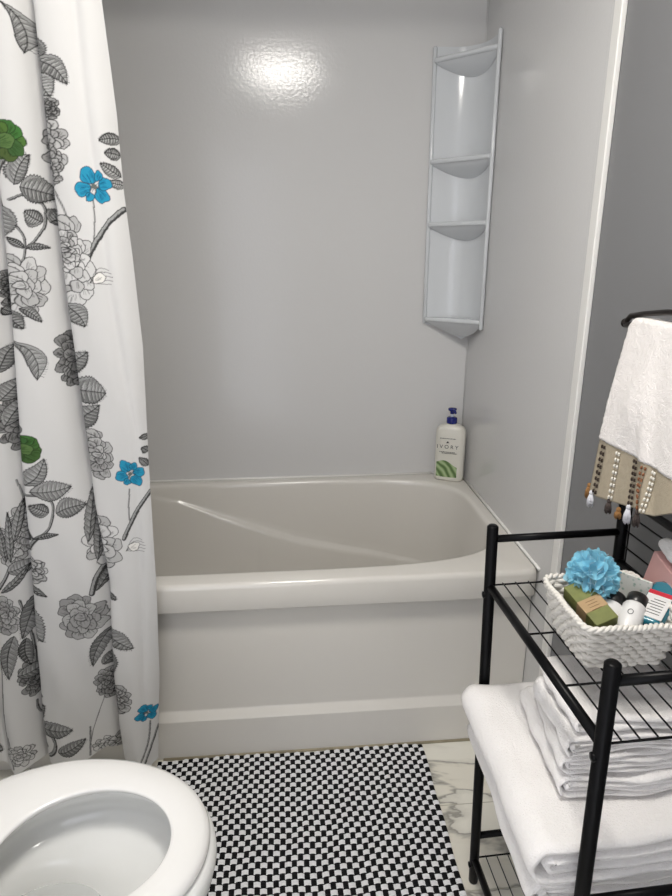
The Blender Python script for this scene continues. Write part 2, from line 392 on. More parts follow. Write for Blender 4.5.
def draw_blue(cx, cz, r):
    for a, s in ((2.0, 1), (3.4, .95), (-.9, .95), (.2, .85), (1.1, .6), (-2, .55)):
        petal(cx+r*.58*math.cos(a), cz+r*.58*math.sin(a), r*.43*s, r*.38*s, a, (.02, .26, .42), .0015, 1.1, (.01, .05, .10), (.005, .10, .2))
    for _ in range(14): 
        a = rnd.uniform(0, 6.3); stroke([(cx+r*.12*math.cos(a), cz+r*.12*math.sin(a)), (cx+r*.3*math.cos(a), cz+r*.3*math.sin(a))], .0011, INK, .7)
    poly([(cx+r*.14*math.cos(k), cz+r*.14*math.sin(k)) for k in np.linspace(0, 6.2, 9)], (.12, .13, .12))
def draw_green(cx, cz, rx, rz):
    for k in range(9):
        a = 2*PI*k/9; petal(cx+rx*.58*math.cos(a), cz+rz*.58*math.sin(a), rx*.42, rz*.36, a, (.05*rnd.uniform(.8, 1.5), .12*rnd.uniform(.8, 1.2), .03), .0013, 1, (.015, .03, .01), (.02, .05, .01))
    petal(cx, cz, rx*.4, rz*.35, .4, (.09, .16, .05), .0013, 1, (.015, .03, .01), (.02, .05, .01))
def draw_stem(P, wd, dark):
    S = smooth_line(P); stroke(S, wd, INK, .95); stroke([(x-wd*.12, z+wd*.05) for x, z in S], wd*.45, g(dark*.45), .9)
    if wd > .005:
        for i in range(0, len(S)-2, 2): stroke([S[i], (S[i+2][0]+wd*.25, S[i+2][1])], .0009, INK, .7)
LEAVES=[(-1.129, 1.74, -1.099, 1.663, 0.0189, 0.6, 'droop'),(-1.067, 1.689, -1.067, 1.638, 0.0168, 0.75, ''),(-1.065, 1.654, -1.024, 1.609, 0.0168, 0.7, ''),(-1.068, 1.63, -1.052, 1.589, 0.0147, 0.4, ''),(-0.943, 1.522, -0.979, 1.517, 0.0105, 0.7, ''),(-0.946, 1.493, -0.971, 1.496, 0.0105, 0.75, ''),(-0.949, 1.455, -0.981, 1.478, 0.0105, 0.6, ''),(-0.943, 1.441, -0.969, 1.446, 0.0084, 0.4, ''),(-1.146, 1.441, -1.113, 1.493, 0.0168, 0.65, ''),(-1.136, 1.436, -1.08, 1.422, 0.0252, 0.7, ''),(-1.167, 1.405, -1.177, 1.341, 0.0168, 0.7, ''),(-1.107, 1.374, -1.135, 1.393, 0.0168, 0.7, ''),(-1.096, 1.374, -1.071, 1.393, 0.0189, 0.75, ''),(-1.145, 1.326, -1.164, 1.346, 0.0063, 0.8, ''),(-1.141, 1.326, -1.102, 1.326, 0.0063, 0.8, ''),(-1.067, 1.219, -1.043, 1.174, 0.0189, 0.55, ''),(-1.193, 1.206, -1.167, 1.169, 0.0147, 0.8, ''),(-1.167, 1.21, -1.133, 1.183, 0.0105, 0.7, ''),(-1.216, 1.21, -1.202, 1.198, 0.0105, 0.8, ''),(-1.196, 1.149, -1.156, 1.065, 0.021, 0.55, 'droop'),(-1.079, 1.072, -1.045, 1.123, 0.0168, 0.6, ''),(-1.075, 1.042, -1.017, 1.037, 0.0294, 0.6, ''),(-1.073, 0.954, -1.035, 1.011, 0.0189, 0.7, ''),(-1.237, 1.079, -1.208, 1.135, 0.0168, 0.7, ''),(-1.242, 1.02, -1.207, 1.062, 0.0189, 0.6, ''),(-1.242, 0.965, -1.209, 1.023, 0.0147, 0.6, ''),(-1.201, 0.833, -1.165, 0.893, 0.0168, 0.55, ''),(-1.196, 0.819, -1.12, 0.826, 0.0231, 0.55, ''),(-1.156, 0.767, -1.098, 0.777, 0.0231, 0.65, ''),(-1.171, 0.77, -1.201, 0.786, 0.0168, 0.7, ''),(-1.208, 0.703, -1.222, 0.733, 0.0063, 0.85, ''),(-1.203, 0.707, -1.158, 0.716, 0.0063, 0.85, ''),(-0.942, 0.942, -0.959, 0.937, 0.0063, 0.7, ''),(-0.945, 0.905, -0.957, 0.914, 0.0084, 0.7, ''),(-0.948, 0.872, -0.964, 0.892, 0.0084, 0.7, ''),(-1.1, 0.688, -1.085, 0.815, 0.0105, 0.6, ''),(-1.087, 0.637, -1.084, 0.75, 0.0084, 0.6, ''),(-1.096, 0.564, -1.055, 0.645, 0.0105, 0.85, ''),(-1.228, 0.597, -1.201, 0.564, 0.0084, 0.75, ''),(-1.239, 0.55, -1.288, 0.433, 0.021, 0.7, ''),(-1.236, 0.539, -1.221, 0.443, 0.021, 0.5, ''),(-1.287, 0.62, -1.231, 0.638, 0.0189, 0.5, ''),(-1.313, 0.564, -1.245, 0.631, 0.0084, 0.75, ''),(-1.075, 0.454, -1.126, 0.361, 0.0168, 0.75, ''),(-1.069, 0.47, -1.023, 0.412, 0.0189, 0.65, ''),(-1.064, 0.557, -1.045, 0.542, 0.0084, 0.7, ''),(-1.304, 0.445, -1.331, 0.328, 0.0189, 0.65, ''),(-1.287, 0.646, -1.289, 0.745, 0.0084, 0.7, ''),(-1.278, 0.645, -1.264, 0.769, 0.0084, 0.6, ''),(-1.262, 0.695, -1.235, 0.792, 0.0084, 0.5, ''),(-1.105, 0.36, -1.068, 0.386, 0.0168, 0.7, ''),(-1.267, 0.193, -1.242, 0.258, 0.0126, 0.55, ''),(-1.268, 0.187, -1.192, 0.187, 0.0231, 0.65, ''),(-1.233, 0.122, -1.167, 0.151, 0.0189, 0.7, ''),(-1.272, 0.138, -1.249, 0.13, 0.0168, 0.7, ''),(-1.072, 0.42, -1.068, 0.34, 0.0126, 0.85, ''),(-1.281, 0.433, -1.28, 0.354, 0.0147, 0.9, ''),(-1.312, 0.333, -1.239, 0.351, 0.0189, 0.7, '')]
BLOOMS=[(-1.063, 1.507, 0.0273, 0.046, 0.35),(-1.048, 1.299, 0.0315, 0.092, 0.05),(-1.057, 1.322, 0.0189, 0.0368, 0.1),(-1.159, 1.255, 0.042, 0.0598, 0.1),(-1.203, 1.241, 0.0126, 0.046, 0.7),(-1.092, 1.102, 0.0231, 0.0644, 0.65),(-1.049, 0.899, 0.0252, 0.0598, 0.3),(-1.226, 0.965, 0.0273, 0.0644, 0.65),(-1.068, 0.687, 0.0378, 0.069, 0.05),(-1.273, 0.683, 0.0294, 0.0506, 0.25),(-1.241, 0.719, 0.0252, 0.0598, 0.3),(-1.214, 0.63, 0.021, 0.0322, 0.2),(-1.135, 0.501, 0.0483, 0.0575, 0.4),(-1.314, 0.503, 0.0294, 0.0506, 0.35),(-1.101, 0.301, 0.0252, 0.046, 0.5),(-1.065, 0.275, 0.0231, 0.0414, 0.35),(-1.286, 0.314, 0.0231, 0.0552, 0.65),(-1.111, 0.119, 0.0462, 0.023, 0.1),(-1.336, 0.106, 0.0336, 0.0276, 0.1),(-1.257, 0.288, 0.0126, 0.023, 0.8),(-1.064, 1.469, 0.0168, 0.0322, 0.3),(-1.055, 1.569, 0.0126, 0.0184, 0.55)]
BUDS=[(-1.0, 1.268, 0.0231, 0.0207),(-0.993, 0.676, 0.0231, 0.023),(-0.929, 1.619, 0.0084, 0.0276)]
BLUE=[(-0.997, 1.437, 0.0357),(-0.987, 0.855, 0.0336),(-1.009, 0.223, 0.0273)]
GREEN=[(-1.146, 1.516, 0.0315, 0.0391),(-1.193, 0.916, 0.0252, 0.0345)]
STEMS=[([(-1.15, 1.489), (-1.165, 1.441), (-1.162, 1.387), (-1.142, 1.341), (-1.153, 1.294)], 0.0052, 0.8),([(-1.154, 1.414), (-1.131, 1.422), (-1.103, 1.406), (-1.104, 1.369), (-1.123, 1.341), (-1.141, 1.326)], 0.0052, 0.85),([(-1.001, 1.415), (-1.001, 1.382), (-1.006, 1.341)], 0.0025, 0.6),([(-0.948, 1.397), (-0.977, 1.371), (-1.0, 1.341), (-1.021, 1.307)], 0.0105, 0.7),([(-1.078, 1.613), (-1.067, 1.589), (-1.057, 1.555)], 0.0063, 0.8),([(-1.073, 1.46), (-1.064, 1.415), (-1.057, 1.35)], 0.0032, 0.5),([(-1.067, 1.451), (-1.054, 1.406), (-1.048, 1.356)], 0.0021, 0.5),([(-1.076, 1.034), (-1.068, 0.994), (-1.069, 0.949)], 0.0042, 0.85),([(-0.992, 0.819), (-0.999, 0.771), (-1.0, 0.739)], 0.0032, 0.6),([(-0.949, 0.811), (-0.979, 0.77), (-0.999, 0.734), (-1.018, 0.697)], 0.0095, 0.75),([(-1.216, 0.862), (-1.216, 0.803), (-1.212, 0.742), (-1.204, 0.705)], 0.0052, 0.85),([(-1.211, 0.81), (-1.176, 0.809), (-1.16, 0.784), (-1.173, 0.736), (-1.199, 0.707), (-1.211, 0.68)], 0.0059, 0.85),([(-1.065, 0.636), (-1.092, 0.598), (-1.105, 0.559)], 0.0126, 0.75),([(-1.274, 0.645), (-1.293, 0.608), (-1.316, 0.575)], 0.0084, 0.7),([(-1.233, 0.592), (-1.236, 0.539)], 0.0063, 0.9),([(-1.071, 0.498), (-1.065, 0.42), (-1.067, 0.349)], 0.0084, 0.85),([(-1.276, 0.541), (-1.269, 0.432), (-1.276, 0.319)], 0.0063, 0.85),([(-1.286, 0.246), (-1.286, 0.216), (-1.271, 0.184), (-1.272, 0.138)], 0.0052, 0.8),([(-1.249, 0.204), (-1.236, 0.151), (-1.247, 0.105), (-1.27, 0.084)], 0.0063, 0.85),([(-1.109, 0.272), (-1.147, 0.175), (-1.162, 0.113)], 0.0021, 0.5),([(-1.084, 0.231), (-1.079, 0.138), (-1.064, 0.083)], 0.0027, 0.6),([(-1.004, 0.195), (-1.014, 0.133), (-1.04, 0.072)], 0.0042, 0.7),([(-0.988, 0.172), (-1.011, 0.111), (-1.03, 0.067)], 0.0052, 0.8),([(-1.342, 0.381), (-1.359, 0.206), (-1.364, 0.114)], 0.0032, 0.7),([(-1.357, 0.16), (-1.356, 0.066)], 0.0038, 0.8),([(-1.153, 0.184), (-1.163, 0.098)], 0.0042, 0.7),([(-1.24, 0.839), (-1.235, 0.792), (-1.233, 0.743)], 0.0032, 0.7)]
def shifted(dx, dz, ok):                        # the print repeats across and along the cloth
    for P, w_, d in STEMS:
        if ok(P[0][0]+dx, P[0][1]+dz): draw_stem([(x+dx, z+dz) for x, z in P], w_, d)
    for c in BLOOMS:
        if ok(c[0]+dx, c[1]+dz): draw_bloom(c[0]+dx, c[1]+dz, *c[2:])
    for c in LEAVES:
        if ok(c[0]+dx, c[1]+dz): draw_leaf(c[0]+dx, c[1]+dz, c[2]+dx, c[3]+dz, *c[4:])
    for c in GREEN:
        if ok(c[0]+dx, c[1]+dz): draw_green(c[0]+dx, c[1]+dz, *c[2:])
    for c in BLUE:
        if ok(c[0]+dx, c[1]+dz): draw_blue(c[0]+dx, c[1]+dz, c[2])
shifted(0, .60, lambda x, z: z > 1.80)
shifted(-.36, .30, lambda x, z: x < -1.34); shifted(-.36, -.30, lambda x, z: x < -1.34 and z < .4)
for s_ in STEMS: draw_stem(*s_)
for b_ in BLOOMS: draw_bloom(*b_)
for l_ in LEAVES: draw_leaf(*l_)
for b_ in BUDS: draw_bud(*b_)
for b_ in GREEN: draw_green(*b_)
for b_ in BLUE: draw_blue(*b_)

CR = 150
def edge_x(z): return float(np.interp(z, [.06, .3, .58, .78, .92, 1.12, 1.3, 1.42, 1.56, 1.75, 2.02], [-.996, -.975, -.958, -.950, -.944, -.936, -.941, -.946, -.946, -.953, -.962]))
def v1x(z): return float(np.interp(z, [.3, .56, .75, 1.2, 1.75], [-1.080, -1.066, -1.078, -1.08, -1.074]))
def v2x(z): return float(np.interp(z, [.09, .22, .63, .88, 1.19, 1.36, 1.75], [-1.269, -1.264, -1.229, -1.216, -1.194, -1.183, -1.165]))
def v0x(z): return float(np.interp(z, [.3, .94, 1.22, 1.56, 1.75], [-1.01, -.968, -.986, -.998, -.998]))
def hem(x): return float(np.interp(x, [-1.5, -1.40, -1.376, -1.354, -1.309, -1.246, -1.183, -1.122, -1.077, -1.046, -1.015, -.99, -.93], [.09, .10, .068, .052, .072, .079, .082, .112, .088, .070, .063, .075, .085]))
def valley(d, wl, wr): return math.exp(-abs(d)/(wl if d < 0 else wr)) if True else 0
def sm(d, w_): return 1/(1+(d/w_)**2)
def curtain_y(x, z):
    low = min(1, max(0, (1.0-z)/.9))
    y = -.832
    y += .064*sm(x-v1x(z)-.004, .026 if x < v1x(z)+.004 else .008)
    y += .064*sm(x-v2x(z)-.004, .030 if x < v2x(z)+.004 else .008)
    y += .007*sm(x-v0x(z), .010)
    y += .045*sm(x-(-1.345-.02*(1.7-z)), .02)+.04*sm(x+1.43, .02)
    y += .006*math.sin(z*5+x*20)+.0015*math.sin(z*23+x*70)*(.4+low)
    y += .012*low*math.sin((x+1.0)*38+z*2)
    e_ = (edge_x(z)-x)/.035
    if e_ < 1: y += .018*(1-max(e_, 0))**2
    return y
def cgrid():
    xs = np.linspace(0, 1, NX+1); nz = int((H1-.05)/PX)
    # coarse displacement field, then bilinear up to print resolution
    cxn, czn = 300, 200; UX = np.zeros((czn+1, cxn+1)); F = np.zeros((czn+1, cxn+1)); X0 = np.zeros((czn+1, cxn+1))
    for i in range(czn+1):
        z = .05+(H1-.05)*i/czn
        for j in range(cxn+1):
            u = j/cxn; xx = XL+(edge_x(z)-XL)*u; d1, d2 = xx-v1x(z)-.004, xx-v2x(z)-.004; X0[i, j] = xx-.013*math.exp(-((d1-.012)/.010)**2)-.016*math.exp(-((d2-.012)/.011)**2)+.007*math.exp(-((d1+.006)/.007)**2)+.008*math.exp(-((d2+.006)/.008)**2); UX[i, j] = xx; F[i, j] = curtain_y(xx, z)
    zi = np.linspace(0, czn, nz+1); xi = np.linspace(0, cxn, NX+1)
    def up2(A):
        B = np.stack([np.interp(xi, np.arange(cxn+1), A[i]) for i in range(czn+1)])
        return np.stack([np.interp(zi, np.arange(czn+1), B[:, j]) for j in range(NX+1)], 1)
    Y = up2(F); X = up2(X0); U = up2(UX)
    hm = np.interp(X[0], [-1.5, -1.40, -1.376, -1.354, -1.309, -1.246, -1.183, -1.122, -1.077, -1.046, -1.015, -.99, -.93], [.09, .10, .068, .052, .072, .079, .082, .112, .088, .070, .063, .075, .085])
    T = np.linspace(0, 1, nz+1)[:, None]; Z = hm[None, :]+(H1-hm[None, :])*T
    return X, Y, Z, nz, U
CX, CY, CZg, nz, CU = cgrid()
nx = NX
co = np.stack([CX, CY, CZg], -1).reshape(-1, 3)
idx = np.arange((nz+1)*(nx+1)).reshape(nz+1, nx+1)
q = np.stack([idx[:-1, :-1], idx[:-1, 1:], idx[1:, 1:], idx[1:, :-1]], -1).reshape(-1, 4)
me = bpy.data.meshes.new('curtain_cloth'); me.vertices.add(len(co)); me.vertices.foreach_set('co', co.astype(np.float32).ravel())
me.loops.add(q.size); me.loops.foreach_set('vertex_index', q.ravel().astype(np.int32)); me.polygons.add(len(q))
me.polygons.foreach_set('loop_start', np.arange(0, q.size, 4, dtype=np.int32)); me.polygons.foreach_set('loop_total', np.full(len(q), 4, np.int32))
me.polygons.foreach_set('use_smooth', np.ones(len(q), bool)); me.update(); me.validate()
ca = me.color_attributes.new('print', 'FLOAT_COLOR', 'POINT')
ji = np.clip(((CU-XL)/PX).astype(int), 0, NX-1); ii = np.clip(((CZg-H0)/PX).astype(int), 0, NZ-1)
c4 = np.ones((len(co), 4), np.float32); c4[:, :3] = IMG[ii, ji].reshape(-1, 3); ca.data.foreach_set('color', c4.ravel())
M_cur = mat('printed_curtain', (.8, .78, .74), .8, spec=.2, bump=(900, .25, .0006)); nt = M_cur.node_tree
at = nt.nodes.new('ShaderNodeAttribute'); at.attribute_name = 'print'; nt.links.new(at.outputs['Color'], nt.nodes['Principled BSDF'].inputs['Base Color'])
me.materials.append(M_cur)
curt = empty('shower_curtain', (-1.22, -.8, 0), 'white shower curtain printed with grey flowers and blue blossoms, hanging over the tub edge', 'curtain')
cc = bpy.data.objects.new('curtain_cloth', me); COL.objects.link(cc); adopt(cc, curt)
for k in range(6):
    x = -1.47+k*.1
    mb = MB().tube([(x+.0, -.79+.021*math.cos(a), 2.115+.024*math.sin(a)) for a in [2*PI*i/20 for i in range(20)]], .002, 8, closed=True)
    adopt(mb.build('curtain_ring', M_chrome), curt)
rod = MB().tube([(LX, -.79, 2.125), (0.0, -.79, 2.125)], .0125, 16).build('curtain_rod', M_chrome)
tag(rod, 'chrome shower curtain rod across the tub alcove', 'curtain rod')

# ------------------------------------------------------------------ checkered mat
CW, CD = .0137, .0146; MX0, MX1, MY0, MY1 = -1.01, -.287, -1.235, -.752
ncx = int(round((MX1-MX0)/CW)); ncy = int(round((MY1-MY0)/CD)); sx, sy = 8, 10
V = []; NXm, NYm = ncx*sx+1, ncy*sy+1
jit = [[rnd.uniform(-1, 1) for _ in range(ncx+1)] for _ in range(ncy+1)]
for j in range(NYm):
    for i in range(NXm):
        u, v = i/sx, j/sy; ci, cj = min(int(u), ncx-1), min(int(v), ncy-1)
        fu = u-ci; fv = v-cj
        wht = (ci+cj) % 2
        h = abs(math.sin(PI*fv*2))**1.1*(.35+.65*math.sin(PI*min(max(fu, 0), 1))**.6)*(.0056 if wht else .0035)+.003+.0006*jit[cj][ci]
        if i in (0, NXm-1) or j in (0, NYm-1): h = .0008
        x = MX1-u*CW+.0012*math.sin(v*.5)+.0008*jit[cj][ci]*math.sin(PI*fu); y = MY0+v*CD+.0025*math.sin(u*.21)+.0014*math.sin(u*.9+v*.3)
        V.append((x, y, h))
F = []; mi = []
for j in range(NYm-1):
    for i in range(NXm-1):
        F.append((j*NXm+i, j*NXm+i+1, (j+1)*NXm+i+1, (j+1)*NXm+i)); ci, cj, fi = i//sx, j//sy, i % sx; wht = (ci+cj) % 2
        if not wht and fi == 0 and ci: wht = 1
        mi.append(wht if (j % 5 or not wht or j % 10 == 5) else 0)
bmat = link_mesh('bath_mat', V, F, None, smooth=True, mats=[mat('black_cotton', (.008, .008, .009), .9, spec=.15), mat('white_cotton', (.78, .78, .79), .9, var=(300, .2), spec=.15)], midx=mi)
tag(bmat, 'black and white checkered woven bath mat in front of the tub', 'bath mat')

# ------------------------------------------------------------------ toilet
toi = empty('toilet', (-1.05, -1.365, 0), 'white toilet with an open oval seat beside the shower curtain', 'toilet')
NE = 96
def egg(cx, cy, af, ab, b_, z, tap=0):
    out = []
    for k in range(NE):
        t = 2*PI*k/NE; c, s = math.cos(t), math.sin(t)
        out.append(Vector((cx+(af if c > 0 else ab)*c, cy+b_*s*(1-(tap*c*c if c < 0 else 0)), z(c) if callable(z) else z)))
    return out
CYT = -1.366
R = [egg(-1.06, CYT, .15, .20, .10, 0), egg(-1.06, CYT, .152, .205, .104, .01), egg(-1.06, CYT, .14, .20, .098, .05), egg(-1.05, CYT, .15, .21, .105, .15), egg(-1.03, CYT, .18, .23, .128, .24),
     egg(-1.015, CYT, .212, .25, .158, .31), egg(-1.01, CYT, .228, .255, .178, .355), egg(-1.01, CYT, .235, .256, .187, .385), egg(-1.01, CYT, .234, .256, .187, .398), egg(-1.01, CYT, .227, .25, .18, .405),
     egg(-.985, CYT-.002, .172, .177, .146, .405), egg(-.985, CYT-.002, .164, .169, .137, .400), egg(-.985, CYT-.002, .162, .166, .136, .385), egg(-.985, CYT-.002, .174, .178, .150, .366),
     egg(-.990, CYT-.004, .174, .178, .150, .345), egg(-.995, CYT-.004, .158, .160, .130, .330), egg(-1.01, CYT-.004, .120, .128, .095, .32), egg(-1.035, CYT-.004, .095, .10, .072, .298), egg(-1.06, CYT-.004, .072, .075, .052, .27), egg(-1.075, CYT-.004, .05, .05, .04, .22), egg(-1.08, CYT-.004, .03, .03, .03, .18)]
adopt(MB().rings(R, True, True).build('bowl', M_porc), toi)
wat = mat('water', (.8, .83, .82), .03, alpha=.3); wat.node_tree.nodes['Principled BSDF'].inputs['IOR'].default_value = 1.33
wmb = MB().rings([egg(-1.046, CYT-.004, .083, .089, .061, .286), egg(-1.046, CYT-.004, .03, .03, .02, .286)], False, True); o = adopt(wmb.build('water', wat), toi)
so = dict(cx=-1.01, cy=CYT); zt = lambda k: (lambda c: k)
def soo(d, z): return egg(-1.03, CYT+.004, .246+d, .245+d, .183+d, z, .10)
def sii(d, z): return egg(-.979, CYT-.002, .134+d, .133+d, .109+d, z, .05)
R = [sii(.014, .408), soo(-.006, .408), soo(-.001, .411), soo(0, .418), soo(-.003, .425), soo(-.011, .430), soo(-.025, .4325)]
a_, b2 = soo(-.025, .4325), sii(.012, .4318)
for f in (.3, .6): R.append([p.lerp(q2, f)+Vector((0, 0, .0012)) for p, q2 in zip(a_, b2)])
R += [b2, sii(.006, .4310), sii(.002, .4300), sii(0, .4275), sii(.003, .421), sii(.012, .411), sii(.014, .408)]
adopt(MB().rings(R).build('seat', M_seat), toi)
mb = MB(); mb.rings([[Vector((-1.52, y, z)) for y, z in [(-1.58, .38), (-1.15, .38), (-1.14, .74), (-1.59, .74)]], [Vector((-1.33, y, z)) for y, z in [(-1.56, .38), (-1.17, .38), (-1.15, .74), (-1.58, .74)]]], True, True)
adopt(mb.build('tank', M_porc, smooth=False, bevel=.02), toi)
adopt(MB().box(-1.53, -1.32, -1.60, -1.13, .741, .775).build('tank_lid', M_porc, smooth=False, bevel=.01), toi)
R = [[Vector((-1.262+.02*t-(p.x+1.255)*.16, p.y, .435+(p.x+1.255)*.98)) for p in egg(-1.01, CYT, .226*k, .24*k, .18*k, 0, .16)] for t, k in ((0, .01), (0, .97), (.2, 1), (.6, 1), (.8, .97), (.8, .01))]
adopt(MB().rings(R, True, True).build('seat_cover', M_seat), toi)
for y in (-.08, .08): adopt(MB().tube([(-1.262, CYT+y-.018, .425), (-1.262, CYT+y+.018, .425)], .013, 14).build('hinge', M_seat), toi)
adopt(MB().tube([(-1.325, -1.21, .69), (-1.31, -1.21, .69), (-1.305, -1.24, .688), (-1.305, -1.275, .682)], .006, 10).build('flush_lever', M_chrome), toi)
adopt(MB().box(-1.36, -1.2, -1.46, -1.27, .30, .402).build('bowl_deck', M_porc, smooth=False, bevel=.02), toi)
# ------------------------------------------------------------------ black metal rack
rack = empty('storage_rack', (-.14, -1.34, 0), 'black metal three-tier storage rack with wire shelves against the grey wall', 'rack')
ra = .038; uX = Vector((math.cos(ra), math.sin(ra), 0)); vY = Vector((math.sin(ra), -math.cos(ra), 0))
RA = Vector((-.262, -1.152, 0)); RL, RW = .384, .243; LEAN = Vector((-.031, -.021, 0))
def RP(a, b_, z, zl=None): return RA+uX*RW*a+vY*RL*b_+Vector((0, 0, z))+LEAN*(z if zl is None else zl)
def rpart(name, mb): return adopt(mb.build(name, M_black), rack)
for a, b_, zt_ in ((0, 0, .86), (0, 1, .86), (1, 0, .915), (1, 1, .915)):
    mb = MB().tube([RP(a, b_, 0), RP(a, b_, .004), RP(a, b_, zt_-.003), RP(a, b_, zt_)], [.009, .0100, .0100, .007], 16)
    lg = rpart('leg', mb)
    mb = MB().tube([RP(a, b_, 0), RP(a, b_, .012)], .0108, 16)
    f_ = mb.build('foot_cap', M_black, lg); f_.matrix_parent_inverse = lg.matrix_parent_inverse
for zc, b_ in [(z_, s_) for z_ in (.833, .47, .133) for s_ in (0, 1)]:
    rpart('crossbar', MB().tube([RP(0, b_, zc), RP(1, b_, zc)], .0068, 12))
rpart('back_rail', MB().tube([RP(1, 0, .90), RP(1, 1, .90)], .0068, 12))
rpart('back_rail', MB().tube([RP(1, 0, .775), RP(1, 1, .775)], .0068, 12))
mb = MB()
for z_ in (.810, .841, .872): mb.tube([RP(1, .02, z_), RP(1, .98, z_)], .0016, 6)
for t_ in (.055, .35, .65, .945): mb.tube([RP(1, t_, .775), RP(1, t_, .90)], .0016, 6)
rpart('back_grid', mb)
for zs in (.743, .405, .072):
    for a in (0, 1):
        mb = MB().tube([RP(a, 0, zs-.004), RP(a, 1, zs-.004)], .0075, 12)
        for b_ in (.0, 1.): mb.lathe([(.001, -.004), (.006, -.003), (.006, .003), (.001, .005)], Matrix.Translation(RP(a, b_, zs-.022)+Vector((-.009 if a == 0 else .009, 0, 0))) @ Matrix.Rotation(PI/2, 4, 'Y'), 10)
        rpart('shelf_rail', mb)
    mb = MB(); nw = 9
    for k in range(1, nw+1): mb.tube([RP(k/(nw+1), .0, zs), RP(k/(nw+1), 1., zs)], .00125, 6)
    for t_ in (.0, .40, .72, 1.): mb.tube([RP(0, t_, zs-.003), RP(1, t_, zs-.003)], .0017, 6)
    rpart('wire_shelf', mb)

# ------------------------------------------------------------------ folded towels
def towel(name, x0, x1, y0, y1, z0, z1, label, layers=4, seed=1, skew=0., sag=0, group='white towels folded on the rack'):
    rr = random.Random(seed); t = (z1-z0)/layers; rh = t*(.40 if layers == 4 else .42)
    cz = [z0+t*(i+.5) for i in range(layers)]
    # one sheet: inner fold first, then the outer fold wraps it
    P = []
    def arc(c, r, a0, a1, n=9):
        for i in range(n+1):
            a = a0+(a1-a0)*i/n; P.append((c[0]+r*math.cos(a), c[1]+r*math.sin(a)))
    mid = (cz[1]+cz[2])/2 if layers == 4 else (cz[0]+cz[1])/2
    if layers == 4:
        ri = (cz[2]-cz[1])/2; ro = (cz[3]-cz[0])/2; xi = x0+ro*1.0+t*.5
        for k in range(12): P.append((x1-.01+(xi-x1+.01)*k/12, cz[1]))
        arc((xi+ri*.2, mid), ri, -PI/2, -3*PI/2, 8)
        for k in range(12): P.append((xi+(x1-.012-xi)*k/12, cz[2]))
        arc((x1-.012, (cz[2]+cz[3])/2), (cz[3]-cz[2])/2, -PI/2, PI/2, 6)
        for k in range(16): P.append((x1-.012+(xi-x1+.012)*k/16, cz[3]))
        arc((xi, mid), ro, PI/2, 3*PI/2, 16)
        for k in range(1, 14): P.append((xi+(x1-.004-xi)*k/13, cz[0]))
    else:
        ro = (cz[1]-cz[0])/2; xi = x0+ro+t*.5
        for k in range(14): P.append((x1+(xi-x1)*k/14, cz[1]))
        arc((xi, mid), ro, PI/2, 3*PI/2, 10)
        for k in range(1, 14): P.append((xi+(x1-.006-xi)*k/13, cz[0]))
    n = len(P); ny = 30
    # closed ribbon outline with rounded ends
    def nrm(i):
        a = P[max(i-1, 0)]; b_ = P[min(i+1, n-1)]; dx, dz = b_[0]-a[0], b_[1]-a[1]; l = math.hypot(dx, dz) or 1; return (-dz/l, dx/l)
    side = [[], []]
    for i in range(n):
        q = nrm(i); side[0].append((P[i][0]+q[0]*rh, P[i][1]+q[1]*rh, i)); side[1].append((P[i][0]-q[0]*rh, P[i][1]-q[1]*rh, i))
    out = side[0]+side[1][::-1]
    ph = [rr.uniform(0, 6) for _ in range(6)]
    rings = []
    for j in range(ny+1):
        v = j/ny; ring_ = []
        endk = 1-.55*math.exp(-min(v, 1-v)*ny*1.3) if min(v, 1-v)*ny < 4 else 1
        for (x, z, i) in out:
            px, pz = P[i]; x = px+(x-px)*endk; z = pz+(z-pz)*endk
            u = (x-x0)/(x1-x0)
            wy = .003*math.sin(5*u+ph[0])+.002*math.sin(i*.25+ph[1])+.0012*math.sin(i*.9+ph[5])
            y = y0+(y1-y0)*v+wy
            f = (z-z0)/(z1-z0)
            z2 = z+.0016*math.sin(v*9+u*7+ph[2])+.0011*math.sin(v*21+ph[3]+u*11)
            x2 = x+skew*(v-.5)+.0025*math.sin(v*6+ph[4])*(1-u)+.0012*math.sin(v*17+f*3+ph[1])
            ring_.append(Vector((x2, y, z2)))
        rings.append(ring_)
    mb = MB(); mb.rings(rings, False, False); N2 = len(out); base = 0
    # end caps: quads across the ribbon
    for r_, rev in ((0, False), (ny, True)):
        for i in range(n-1):
            mb.f.append((r_*N2+i, r_*N2+i+1, r_*N2+N2-2-i, r_*N2+N2-1-i))
    o = mb.build(name, M_terry); tag(o, label, 'towel', group); return o
towel('folded_towel', -.318, -.050, -1.516, -1.182, .4095, .468, 'thick white bath towel at the very bottom of the stack', 4, 3, skew=.006)
towel('folded_towel', -.330, -.050, -1.522, -1.180, .471, .545, 'thick white bath towel with a rounded fold, second from the bottom of the stack', 4, 5, skew=.0)
towel('folded_towel', -.256, -.05, -1.455, -1.250, .548, .583, 'thin folded white towel lying directly on the two thick bath towels', 4, 8, skew=.022)
towel('folded_towel', -.252, -.05, -1.448, -1.285, .586, .620, 'white folded towel in the middle of the stack, third from the top', 4, 11, skew=.022)
towel('folded_towel', -.258, -.05, -1.452, -1.312, .623, .653, 'white folded towel directly under the topmost towel of the stack', 4, 15, skew=.01)
towel('folded_towel', -.246, -.05, -1.446, -1.300, .656, .680, 'topmost white folded towel, just beneath the wire shelf with the basket', 2, 21, skew=.006)

